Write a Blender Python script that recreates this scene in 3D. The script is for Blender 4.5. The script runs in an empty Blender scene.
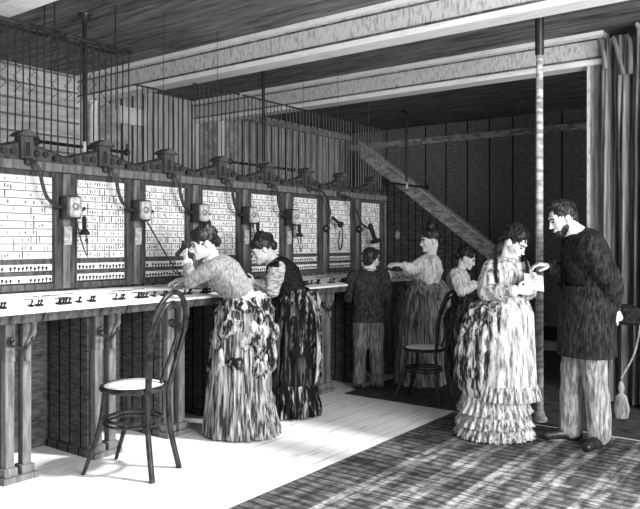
import bpy, bmesh, math, random
from mathutils import Vector, Matrix, Euler, noise
V = Vector
random.seed(7)
PI = math.pi
SC = bpy.context.scene
COL = SC.collection

# ------------------------------------------------------------------ camera
CAMH = 1.4
F = 706.0
YAW = math.radians(36.87)
D_ = V((-0.6, 0.8, 0)); R_ = V((0.8, 0.6, 0)); UP = V((0, 0, 1))
cam = bpy.data.cameras.new('camera'); co = bpy.data.objects.new('camera', cam); COL.objects.link(co)
co.location = (0, 0, CAMH); co.rotation_euler = (PI/2, 0, YAW)
cam.sensor_width = 36; cam.sensor_fit = 'HORIZONTAL'; cam.lens = F/640*36
cam.shift_y = -12.5/640
cam.clip_start = .05
SC.camera = co

def W(px, py, D):
    """a point of the place seen from eye height at a bearing, a height and a true distance"""
    return D*(D_ + (px-320)/F*R_) + V((0, 0, CAMH + (242-py)/F*D))

# ------------------------------------------------------------------ materials
def nodes(name):
    m = bpy.data.materials.new(name); m.use_nodes = True
    nt = m.node_tree
    b = nt.nodes['Principled BSDF']
    b.inputs['Roughness'].default_value = .85
    b.inputs['Specular IOR Level'].default_value = .15
    return m, nt, b

def ramp(nt, fac, stops):
    r = nt.nodes.new('ShaderNodeValToRGB'); e = r.color_ramp.elements
    e[0].position, e[0].color = stops[0][0], (stops[0][1],)*3+(1,)
    e[1].position, e[1].color = stops[-1][0], (stops[-1][1],)*3+(1,)
    for p, c in stops[1:-1]:
        q = e.new(p); q.color = (c, c, c, 1)
    nt.links.new(fac, r.inputs[0]); return r.outputs[0]

def coords(nt, scale, rot=(0, 0, 0)):
    t = nt.nodes.new('ShaderNodeTexCoord'); mp = nt.nodes.new('ShaderNodeMapping')
    mp.inputs['Scale'].default_value = scale; mp.inputs['Rotation'].default_value = rot
    nt.links.new(t.outputs['Object'], mp.inputs[0]); return mp.outputs[0]

def mix(nt, a, b, fac, mode='MIX'):
    m = nt.nodes.new('ShaderNodeMix'); m.data_type = 'RGBA'; m.blend_type = mode
    for i, v in ((0, fac), (6, a), (7, b)):
        s = m.inputs[i]
        if not isinstance(v, (int, float)): nt.links.new(v, s)
        elif i: s.default_value = (v, v, v, 1)
        else: s.default_value = v
    return m.outputs[2]

def noisetex(nt, vec, scale=1, detail=3, rough=.6):
    n = nt.nodes.new('ShaderNodeTexNoise'); n.inputs['Scale'].default_value = scale
    n.inputs['Detail'].default_value = detail; n.inputs['Roughness'].default_value = rough
    nt.links.new(vec, n.inputs['Vector']); return n.outputs['Fac']

def streak(name, dark, light, scale=(30, 30, 3), lo=.42, hi=.58, rough=.85, rot=(0, 0, 0), spec=.15, bump=0):
    """grain or weave: stretched noise between two greys"""
    m, nt, b = nodes(name)
    f = noisetex(nt, coords(nt, scale, rot), 1, 4, .65)
    nt.links.new(ramp(nt, f, [(lo, dark), (hi, light)]), b.inputs['Base Color'])
    b.inputs['Roughness'].default_value = rough; b.inputs['Specular IOR Level'].default_value = spec
    if bump:
        bp = nt.nodes.new('ShaderNodeBump'); bp.inputs['Strength'].default_value = bump
        bp.inputs['Distance'].default_value = .01
        nt.links.new(f, bp.inputs['Height']); nt.links.new(bp.outputs[0], b.inputs['Normal'])
    return m

def boards(name, dark, light, gap, axis, pitch, gapw=.06, grain=(6, 6, 6), lo=.35, hi=.65):
    """plank surface: grooves every `pitch` metres along an axis, grain noise inside"""
    m, nt, b = nodes(name)
    f = noisetex(nt, coords(nt, grain), 1, 5, .7)
    base = ramp(nt, f, [(lo, dark), (hi, light)])
    t = nt.nodes.new('ShaderNodeTexCoord'); s = nt.nodes.new('ShaderNodeSeparateXYZ')
    nt.links.new(t.outputs['Object'], s.inputs[0])
    mm = nt.nodes.new('ShaderNodeMath'); mm.operation = 'PINGPONG'; mm.inputs[1].default_value = pitch/2
    nt.links.new(s.outputs[axis], mm.inputs[0])
    lt = nt.nodes.new('ShaderNodeMath'); lt.operation = 'LESS_THAN'; lt.inputs[1].default_value = pitch*gapw
    nt.links.new(mm.outputs[0], lt.inputs[0])
    nt.links.new(mix(nt, base, gap, lt.outputs[0]), b.inputs['Base Color'])
    return m

M = {}
M['floor'] = None
def floor_mat():
    m, nt, b = nodes('pale_floorboards')
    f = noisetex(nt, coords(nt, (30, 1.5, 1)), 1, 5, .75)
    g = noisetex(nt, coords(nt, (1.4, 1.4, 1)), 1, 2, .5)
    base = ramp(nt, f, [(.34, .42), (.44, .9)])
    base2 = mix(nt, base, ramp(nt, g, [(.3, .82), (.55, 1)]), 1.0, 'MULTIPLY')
    t = nt.nodes.new('ShaderNodeTexCoord'); s = nt.nodes.new('ShaderNodeSeparateXYZ')
    nt.links.new(t.outputs['Object'], s.inputs[0])
    mm = nt.nodes.new('ShaderNodeMath'); mm.operation = 'PINGPONG'; mm.inputs[1].default_value = .09
    nt.links.new(s.outputs[0], mm.inputs[0])
    lt = nt.nodes.new('ShaderNodeMath'); lt.operation = 'LESS_THAN'; lt.inputs[1].default_value = .003
    nt.links.new(mm.outputs[0], lt.inputs[0])
    nt.links.new(mix(nt, base2, .45, lt.outputs[0]), b.inputs['Base Color'])
    return m
M['floor'] = floor_mat()
M['ceiling'] = streak('sooty_plaster', .05, .27, (2.2, 22, 6), .32, .68)
M['beam'] = streak('painted_beam', .3, .66, (60, 14, 14), .34, .5)
M['beam_white'] = streak('white_moulding', .7, .92, (5, 30, 30), .3, .5)
M['beam_dark'] = streak('moulding_groove', .06, .2, (9, 30, 30))
M['farwall'] = boards('dark_panelling', .13, .34, .02, 0, .36, .03, (14, 14, 40))
M['leftwall'] = boards('grey_boarding', .38, .78, .05, 1, .16, .1, (10, 10, 2))
M['siding'] = boards('light_siding', .4, .8, .22, 2, .17, .07, (3, 3, 20))
M['plaster'] = streak('grey_plaster', .3, .55, (8, 8, 8))
M['wood'] = streak('switchboard_wood', .035, .13, (28, 28, 5), .35, .65, bump=.2)
M['woodl'] = streak('worn_wood', .09, .24, (30, 30, 4), .35, .62, bump=.2)
M['woodd'] = streak('dark_wood', .015, .06, (30, 30, 4))
M['panelwood'] = boards('dark_partition', .04, .15, .006, 0, .12, .06, (12, 12, 50))
M['card'] = streak('white_card', .68, .93, (60, 60, 60), .25, .42)
M['ink'] = streak('ink', .01, .05, (60, 60, 60))
M['desktop'] = streak('pale_desktop', .5, .9, (6, 40, 10), .3, .44)
M['metal'] = streak('black_iron', .008, .03, (20, 20, 20), rough=.4, spec=.5)
M['brass'] = streak('pale_brass', .35, .7, (20, 20, 20), rough=.35, spec=.5)
M['rubber'] = streak('rubber_tube', .012, .05, (90, 90, 90), rough=.45, spec=.4)
M['polem'] = streak('grey_pole', .26, .6, (10, 10, 30))
M['curtain'] = streak('heavy_curtain', .09, .36, (30, 30, 1.6), .36, .66)
M['curtainl'] = streak('lighter_curtain', .14, .48, (34, 34, 3), .34, .62)
M['floor_shade'] = streak('floor_shade_sheet', .02, .13, (8, 50, 1), .4, .68)  # dark tone stands in for shade on the far floor
M['skin'] = streak('skin', .62, .76, (20, 20, 20))
M['hair'] = streak('dark_hair', .004, .05, (60, 60, 18), .42, .72, rough=.45, spec=.4)
M['eye'] = streak('dark_eye', .01, .02)
M['lip'] = streak('lips', .16, .22)
M['apron'] = streak('apron_linen', .12, .72, (38, 38, 5), .36, .56, bump=.3)
M['white'] = streak('white_linen', .62, .9, (30, 30, 12), .3, .5)
M['pale'] = streak('pale_dress', .08, .66, (42, 42, 7), .38, .57, bump=.3)
M['palestripe'] = streak('bustle_fabric', .02, .62, (40, 40, 5), .45, .62, bump=.4)
M['blouse'] = streak('pale_blouse', .3, .88, (42, 42, 9), .36, .55, bump=.3)
M['grey'] = streak('grey_bodice', .13, .38, (70, 70, 20), .35, .62, bump=.2)
M['striped'] = streak('streaked_skirt', .03, .6, (50, 50, 3), .42, .66, bump=.4)
M['drape'] = streak('draped_overskirt', .012, .7, (26, 26, 7), .46, .64, bump=.4)
M['darkskirt'] = streak('dark_skirt', .006, .16, (40, 40, 4), .5, .72, bump=.3)
M['darkdrape'] = streak('dark_overskirt', .006, .6, (34, 34, 3.5), .52, .68, bump=.3)
M['greyskirt'] = streak('grey_skirt', .05, .36, (48, 48, 3), .4, .62, bump=.3)
M['coat'] = streak('dark_wool', .008, .06, (70, 70, 14), .42, .72, bump=.15)
M['jacket'] = streak('boys_jacket', .014, .09, (70, 70, 20), .4, .7)
M['trouser'] = streak('light_trousers', .14, .55, (60, 60, 7), .38, .62, bump=.3)
M['trouserg'] = streak('grey_trousers', .06, .28, (60, 60, 8), .38, .62)
M['cane'] = streak('pale_cane_seat', .55, .9, (60, 60, 60), .3, .48)
M['bent'] = streak('dark_bentwood', .006, .035, (20, 20, 20), rough=.4, spec=.35)
M['paper'] = streak('white_paper', .8, .9)
M['vest'] = streak('dark_vest', .004, .025, (60, 60, 60))
M['sleeve'] = streak('striped_sleeve', .2, .7, (20, 20, 70), .4, .6)

def rug_mat():
    m, nt, b = nodes('striped_rug')
    t = nt.nodes.new('ShaderNodeTexCoord'); s = nt.nodes.new('ShaderNodeSeparateXYZ')
    nt.links.new(t.outputs['Object'], s.inputs[0])
    def math_(op, a, v=None, w=None):
        n = nt.nodes.new('ShaderNodeMath'); n.operation = op
        nt.links.new(a, n.inputs[0])
        if v is not None:
            if hasattr(v, 'links'): nt.links.new(v, n.inputs[1])
            else: n.inputs[1].default_value = v
        return n.outputs[0]
    X, Y = s.outputs[0], s.outputs[1]
    # bands across the width
    mod = math_('FRACT', math_('DIVIDE', X, .27))
    band = ramp(nt, mod, [(0, .0), (.22, .0), (.28, .9), (.42, .7), (.47, .1), (.53, .6), (.66, .8), (.74, .0), (1, .0)])
    # weft ticks: lines across, broken by noise
    n1 = noisetex(nt, coords(nt, (5, 46, 1)), 1, 3, .7)
    n2 = noisetex(nt, coords(nt, (16, 5, 1)), 1, 3, .6)
    lightcol = mix(nt, .09, .62, ramp(nt, n1, [(.4, 0), (.55, 1)]))
    lightcol = mix(nt, lightcol, ramp(nt, n2, [(.35, .25), (.6, 1)]), 1.0, 'MULTIPLY')
    tick = math_('FRACT', math_('MULTIPLY', Y, 13))
    darkcol = mix(nt, .075, ramp(nt, n1, [(.38, .05), (.6, .3)]), ramp(nt, tick, [(.6, 1), (.75, 0)]))
    darkcol = mix(nt, darkcol, ramp(nt, n2, [(.36, .3), (.6, 1)]), 1.0, 'MULTIPLY')
    edge = nt.nodes.new('ShaderNodeMath'); edge.operation = 'GREATER_THAN'; edge.inputs[1].default_value = .3
    nt.links.new(X, edge.inputs[0])
    bb = math_('MULTIPLY', band, edge.outputs[0])
    nt.links.new(mix(nt, darkcol, lightcol, bb), b.inputs['Base Color'])
    return m
M['rug'] = rug_mat()

# ------------------------------------------------------------------ mesh helpers
class MB:
    def __init__(s): s.bm = bmesh.new(); s.mi = 0
    def _f(s, vs):
        try:
            f = s.bm.faces.new(vs); f.material_index = s.mi; return f
        except ValueError: return None
    def box(s, lo, hi, bev=0):
        x0, y0, z0 = lo; x1, y1, z1 = hi
        v = [s.bm.verts.new(p) for p in ((x0,y0,z0),(x1,y0,z0),(x1,y1,z0),(x0,y1,z0),(x0,y0,z1),(x1,y0,z1),(x1,y1,z1),(x0,y1,z1))]
        fs = [s._f([v[i] for i in q]) for q in ((0,3,2,1),(4,5,6,7),(0,1,5,4),(1,2,6,5),(2,3,7,6),(3,0,4,7))]
        if bev:
            es = list({e for f in fs for e in f.edges})
            bmesh.ops.bevel(s.bm, geom=es, offset=bev, segments=2, affect='EDGES', profile=.6)
        return s
    def tube(s, pts, r, seg=10, cap=True):
        pts = [V(p) for p in pts]; n = len(pts)
        rs = r if isinstance(r, (list, tuple)) else [r]*n
        rings = []; up = None
        for i, p in enumerate(pts):
            t = (pts[min(i+1, n-1)] - pts[max(i-1, 0)])
            t = t.normalized() if t.length > 1e-9 else V((0, 0, 1))
            if up is None: up = t.orthogonal().normalized()
            up = (up - t*up.dot(t)); up = up.normalized() if up.length > 1e-6 else t.orthogonal().normalized()
            w = t.cross(up)
            rings.append([s.bm.verts.new(p + rs[i]*(up*math.cos(a) + w*math.sin(a))) for a in [2*PI*k/seg for k in range(seg)]])
        for a, b in zip(rings, rings[1:]):
            for k in range(seg): s._f([a[k], a[(k+1) % seg], b[(k+1) % seg], b[k]])
        if cap: s._f(rings[0][::-1]); s._f(rings[-1])
        return s
    def ring(s, c, r, rt, ax=V((0,0,1)), sx=1, sy=1, n=40, seg=8, side=V((1,0,0))):
        ax = ax.normalized(); u = side - ax*side.dot(ax); u.normalize(); w = ax.cross(u)
        rings = []
        for i in range(n):
            a = 2*PI*i/n; o = V(c) + u*math.cos(a)*r*sx + w*math.sin(a)*r*sy
            out = (u*math.cos(a) + w*math.sin(a))
            rings.append([s.bm.verts.new(o + rt*(out*math.cos(b) + ax*math.sin(b))) for b in [2*PI*k/seg for k in range(seg)]])
        for i in range(n):
            a, b = rings[i], rings[(i+1) % n]
            for k in range(seg): s._f([a[k], b[k], b[(k+1) % seg], a[(k+1) % seg]])
        return s
    def ball(s, c, r, rot=None, u=16, v=10):
        r = V(r) if hasattr(r, '__len__') else V((r, r, r))
        m = Matrix.Translation(V(c)) @ (rot.to_4x4() if rot is not None else Matrix()) @ Matrix.Diagonal((r.x, r.y, r.z, 1))
        g = bmesh.ops.create_uvsphere(s.bm, u_segments=u, v_segments=v, radius=1, matrix=m)
        for vv in g['verts']:
            for f in vv.link_faces: f.material_index = s.mi
        return s
    def lathe(s, prof, c, ax='z', seg=24):
        rings = []
        for r, h in prof:
            rr = []
            for k in range(seg):
                a = 2*PI*k/seg; ca, sa = r*math.cos(a), r*math.sin(a)
                p = {'z': (ca, sa, h), 'x': (h, ca, sa), 'y': (sa, h, ca)}[ax]
                rr.append(s.bm.verts.new(V(c)+V(p)))
            rings.append(rr)
        for a, b in zip(rings, rings[1:]):
            for k in range(seg): s._f([a[k], a[(k+1) % seg], b[(k+1) % seg], b[k]])
        s._f(rings[0][::-1]); s._f(rings[-1])
        return s
    def prism(s, pts, vec):
        vec = V(vec); a = [s.bm.verts.new(V(p)) for p in pts]; b = [s.bm.verts.new(V(p)+vec) for p in pts]
        s._f(a[::-1]); s._f(b); n = len(pts)
        for i in range(n): s._f([a[i], a[(i+1) % n], b[(i+1) % n], b[i]])
        return s
    def sheet(s, grid, th, closed=True):
        """a cloth grid rows x cols of points given real thickness towards the inside"""
        R = len(grid); C = len(grid[0])
        # normals
        out = []
        for i in range(R):
            row = []
            for j in range(C):
                ja, jb = ((j-1) % C, (j+1) % C) if closed else (max(j-1, 0), min(j+1, C-1))
                du = grid[i][jb]-grid[i][ja]; dv = grid[min(i+1, R-1)][j]-grid[max(i-1, 0)][j]
                n = du.cross(dv); n = n.normalized() if n.length > 1e-9 else V((0, 0, 1))
                row.append(grid[i][j] - n*th)
            out.append(row)
        A = [[s.bm.verts.new(p) for p in r] for r in grid]; B = [[s.bm.verts.new(p) for p in r] for r in out]
        cc = C if closed else C-1
        for i in range(R-1):
            for j in range(cc):
                k = (j+1) % C
                s._f([A[i][j], A[i][k], A[i+1][k], A[i+1][j]]); s._f([B[i][j], B[i+1][j], B[i+1][k], B[i][k]])
        for i, fl in ((0, 0), (R-1, 1)):
            for j in range(cc):
                k = (j+1) % C
                q = [A[i][j], B[i][j], B[i][k], A[i][k]]
                s._f(q[::-1] if fl else q)
        if not closed:
            for j in (0, C-1):
                for i in range(R-1):
                    q = [A[i][j], A[i+1][j], B[i+1][j], B[i][j]]
                    s._f(q if j == 0 else q[::-1])
        return s
    def build(s, name, mats, parent=None, smooth=None):
        me = bpy.data.meshes.new(name)
        if parent is not None: s.bm.transform(world_of(parent).inverted())
        bmesh.ops.recalc_face_normals(s.bm, faces=s.bm.faces)
        s.bm.to_mesh(me); s.bm.free()
        for m in (mats if isinstance(mats, (list, tuple)) else [mats]): me.materials.append(m)
        if smooth is None: smooth = 35
        if smooth:
            me.shade_smooth()
            try: me.set_sharp_from_angle(angle=math.radians(smooth))
            except Exception: pass
        o = bpy.data.objects.new(name, me); COL.objects.link(o)
        if parent is not None: o.parent = parent
        return o

def world_of(o):
    m = Matrix.Translation(o.location) @ o.rotation_euler.to_matrix().to_4x4()
    if o.parent: m = world_of(o.parent) @ m
    return m

def tag(o, label=None, cat=None, group=None, kind=None):
    if label: o['label'] = label
    if cat: o['category'] = cat
    if group: o['group'] = group
    if kind: o['kind'] = kind
    return o
def thing(name, loc, label, cat, group=None, rz=0):
    o = bpy.data.objects.new(name, None); COL.objects.link(o); o.location = V(loc); o.rotation_euler = (0, 0, rz)
    o.empty_display_size = .1
    return tag(o, label, cat, group)
def copy_tree(o, parent=None):
    c = o.copy(); COL.objects.link(c)
    if parent: c.parent = parent
    for ch in list(o.children): copy_tree(ch, c)
    return c
def struct(name, mb, m): return tag(mb.build(name, m, smooth=0), kind='structure')

def cr(pts, n=8):
    """smooth curve through points"""
    pts = [V(p) for p in pts]; out = []
    P = [pts[0]*2-pts[1]] + pts + [pts[-1]*2-pts[-2]]
    for i in range(1, len(P)-2):
        a, b, c, d = P[i-1:i+3]
        for k in range(n):
            t = k/n
            out.append(.5*((2*b)+(c-a)*t+(2*a-5*b+4*c-d)*t*t+(3*b-a-3*c+d)*t**3))
    out.append(pts[-1]); return out

# ------------------------------------------------------------------ the room
XL = -6.9; YF = 10.0; ZC = 3.25; ZB = 2.97
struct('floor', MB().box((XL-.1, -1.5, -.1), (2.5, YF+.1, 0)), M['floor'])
# ceiling: boarded part over the board and the far half; unseen near right part left open, shaped to let the sun in
mb = MB(); mb.prism([(XL-.1,-1.5,ZC),(-4.3,-1.5,ZC),(-2.5,4.3,ZC),(-1.3,5.35,ZC),(2.5,5.35,ZC),(2.5,YF+.1,ZC),(XL-.1,YF+.1,ZC)], (0,0,.1))
struct('ceiling', mb, M['ceiling'])
struct('wall_left', MB().box((XL-.1, 4.9, 0), (XL, YF, ZC)), M['leftwall'])
struct('wall_left_near', MB().box((XL-.1, -1.5, 0), (XL, 4.72, ZC)), M['siding']).name = 'wall_left.001'
struct('wall_back', MB().box((XL-.1, YF, 0), (2.5, YF+.1, ZC)), M['farwall'])
def beam(n, y, x0, x1, w=.26):
    mb = MB()
    mb.mi = 0; mb.box((x0, y, ZB+.035), (x1, y+w, ZC-.0))
    mb.mi = 1; mb.box((x0, y-.03, ZB-.01), (x1, y+w+.03, ZB+.035)); mb.box((x0, y-.035, ZC-.04), (x1, y+.01, ZC-.002)); mb.box((x0, y+w-.01, ZC-.04), (x1, y+w+.035, ZC-.002))
    mb.mi = 2; mb.box((x0, y-.012, ZB+.05), (x1, y+.005, ZB+.062)); mb.box((x0, y-.012, ZC-.07), (x1, y+.005, ZC-.058))
    struct('trim_%d' % n, mb, [M['beam'], M['beam_white'], M['beam_dark']])
beam(1, 2.48, XL, -1.6, .12); beam(2, 4.69, XL, .6, .12); beam(3, 6.44, XL, -1.72, .12)
def pil(n, x0, y0, x1, y1, z1, m):
    mb = MB(); mb.mi = 0; mb.box((x0, y0, 0), (x1, y1, z1)); mb.mi = 1; mb.box((x1-.03, y0-.012, 0), (x1+.006, y0+.02, z1))
    mb.box((x0, y0-.012, 0), (x0+.05, y0+.02, z1)); mb.box((x1-.01, y0, 0), (x1+.012, y0+.06, z1))
    struct('trim_%d' % n, mb, [m, M['beam_white']])
pil(4, XL, 4.72, XL+.22, 5.1, ZB-.01, M['plaster'])
pil(5, XL, 6.5, XL+.42, 6.85, ZB-.01, M['plaster'])
# right jamb of the opening
mb = MB(); mb.mi = 0; mb.box((-1.85, 6.45, 0), (-1.7, 6.6, ZB)); mb.mi = 1; mb.box((-1.865, 6.435, 0), (-1.84, 6.46, ZB))
struct('trim_6', mb, [M['curtain'], M['beam']])
struct('trim_7', MB().box((XL, 5.1, 2.8), (XL+.06, 5.55, 3.0)), M['beam_white'])
struct('trim_8', MB().box((XL+.04, YF-.05, 3.0), (2.4, YF, 3.05)).box((XL+.04, YF-.03, 2.96), (2.4, YF, 3.0)), M['polem'])
struct('trim_9', MB().box((XL, 6.85, 3.13), (XL+.08, YF-.02, 3.2)), M['plaster'])
struct('baseboard_back', MB().box((XL+.05, YF-.03, 0), (2.4, YF, .2)), M['woodd'])
struct('wall_right', MB().box((-1.7, 6.62, 0), (2.5, 6.8, ZC)), M['farwall'])

# rug, and a dark sheet for the shaded far floor
rg = bpy.data.objects
mb = MB(); mb.box((0, 0, 0), (3.0, 5.1, .006), .002)
o = mb.build('striped_rug', M['rug']); o.location = (-2.6, .2, 0)
tag(o, 'woven striped rug with a dark border, light bands running away from viewer', 'rug')
o = MB().box((-3.72, 5.34, 0), (-.9, 9.0, .01), .003).build('floor_shade_sheet', M['floor_shade'])  # thin sheet, its dark colour painted in place of shade on the pale boards
tag(o, 'dark sheet standing in for shade on the floor at the staircase end of the room', 'floor_shade')

# ------------------------------------------------------------------ switchboard
XB = -4.4; XF = -3.8; PIT = .607; Y0 = 2.88 - 2*PIT
def ys(k): return Y0 + PIT*k
NB = 9
ORD = ['', 'leftmost full switchboard section, its card panel ruled in wide rows with few marks',
 'switchboard section just right of the first wall telephone, above the bentwood chair', 'switchboard section behind the raised receiver of the near operator',
 'switchboard section just behind the head of the near leaning operator', 'switchboard section behind the head of the operator in the dark vest',
 'switchboard section just right of the operator in the dark vest', 'switchboard section with a looped receiver hanging before its cards',
 'last narrow switchboard section above the boy, nearest the staircase']
for k in range(1, NB):
    y0, y1 = ys(k), ys(k+1); ym = (y0+y1)/2
    t = thing('switchboard_section', (XB, ym, 1.07), ('wooden '+ORD[k]), 'switchboard', 'switchboard sections along the counter')
    mb = MB()                                           # frame
    sw = .075
    mb.box((XB-.06, y0+.001, 1.075), (XB+.02, y0+sw, 1.88), .004); mb.box((XB-.06, y1-sw, 1.075), (XB+.02, y1-.001, 1.88), .004)
    mb.box((XB-.05, y0+sw, 1.845), (XB+.005, y1-sw, 1.88))
    mb.box((XB-.06, y0+sw, 1.075), (XB+.01, y1-sw, 1.115)); mb.box((XB-.06, y0+sw, 1.178), (XB+.008, y1-sw, 1.198)); mb.box((XB-.06, y0+sw, 1.25), (XB+.01, y1-sw, 1.285))
    for yy in (y0+sw, y1-sw-.012): mb.box((XB-.05, yy, 1.075), (XB+.026, yy+.012, 1.845))
    mb.build('frame', M['wood'], t)
    MB().box((XB-.06, y0+.001, 1.882), (XB+.045, y1-.001, 1.94), .004).build('top_rail', M['woodl'], t)
    # middle strip of the stile
    MB().box((XB+.02, y1-.028, 1.08), (XB+.034, y1+.026 if k < NB-1 else y1-.002, 1.875), .003).build('stile_strip', M['woodl'], t)
    # gable
    def zt(y):
        a = abs(y-ym)/(PIT/2)
        return 1.985 + .085*(1-a)**1.15 if a < 1 else 1.985
    pts = [(XB-.03, y0+.001, 1.94)] + [(XB-.03, y0+.001+(PIT-.002)*i/20, zt(y0+PIT*i/20)) for i in range(21)] + [(XB-.03, y1-.001, 1.94)]
    mb = MB().prism(pts, (.045, 0, 0))
    g = mb.build('gable', M['wood'], t, 0)
    mb = MB()
    for sgn in (-1, 1):
        c = [(XB-.005, ym+sgn*(.055+(PIT/2-.058)*i/12), zt(ym+sgn*(.055+(PIT/2-.058)*i/12))+.006) for i in range(13)]
        mb.tube(c, .013, 6)
    mb.build('coping', M['woodd'], g)
    for q in (-.22, -.15, -.085, .085, .15, .22):       # studs under the coping
        mb = MB(); mb.lathe([(.004, .012), (.022, .012), (.02, .032), (.008, .04)], (XB, ym+q, 1.995-.02*(abs(q) > .2)), 'x', 12)
        mb.build('boss', M['woodd'], g)
    f = MB().box((XB-.04, ym-.045, 1.95), (XB+.05, ym+.045, 2.1), .006).prism([(XB-.055, ym-.075, 2.1), (XB-.055, ym+.075, 2.1), (XB-.055, ym+.05, 2.125), (XB-.055, ym, 2.148), (XB-.055, ym-.05, 2.125)], (.125, 0, 0)).build('finial_block', M['wood'], t, 0)
    MB().box((XB-.02, ym-.012, 1.97), (XB+.058, ym+.012, 2.06), .004).build('keystone', M['woodd'], f)
    # card panel
    mb = MB(); mb.mi = 0
    a, b = y0+sw+.012, y1-sw-.012
    mb.box((XB-.03, a, 1.285), (XB-.012, b, 1.845))
    mb.mi = 1; rows = 11
    wide = k <= 1
    for i in range(1, rows):
        z = 1.285+.56*i/rows
        mb.box((XB-.013, a, z-.0024), (XB-.0095, b, z+.0024))
    for i in range(rows):
        zc = 1.285+.56*(i+.5)/rows
        y = a+.01
        while y < b-.01:
            if random.random() < (.22 if wide else .62):
                h = random.choice((.008, .014, .021)); w = random.choice((.0016, .0022, .0034))
                zz = zc+random.uniform(-.006, .006)
                mb.box((XB-.013, y-w, zz-h), (XB-.0095, y+w, zz+h))
            if random.random() < (.04 if wide else .09):
                mb.box((XB-.013, y-.004, zc-.006), (XB-.008, y+.004, zc+.006))
            y += .0205
    mb.build('card_panel', [M['card'], M['ink']], t, 0)
    # jack strips
    for zc in (1.146, 1.224):
        mb = MB(); mb.mi = 0; mb.box((XB-.03, a, zc-.026), (XB-.01, b, zc+.026)); mb.mi = 1
        n = 15
        for i in range(n):
            yy = a+(b-a)*(i+.5)/n
            if random.random() < .9:
                mb.lathe([(.0085, -.011), (.0085, -.005), (.003, -.002)], (XB, yy, zc+random.uniform(-.004, .004)), 'x', 8)
                mb.box((XB-.012, yy-.004, zc-.018), (XB-.007, yy+.003, zc-.002))
        mb.mi = 1; mb.box((XB-.012, a, zc-.026), (XB-.006, b, zc-.021))
        mb.build('jack_strip', [M['card'], M['ink']], t, 0)

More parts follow.
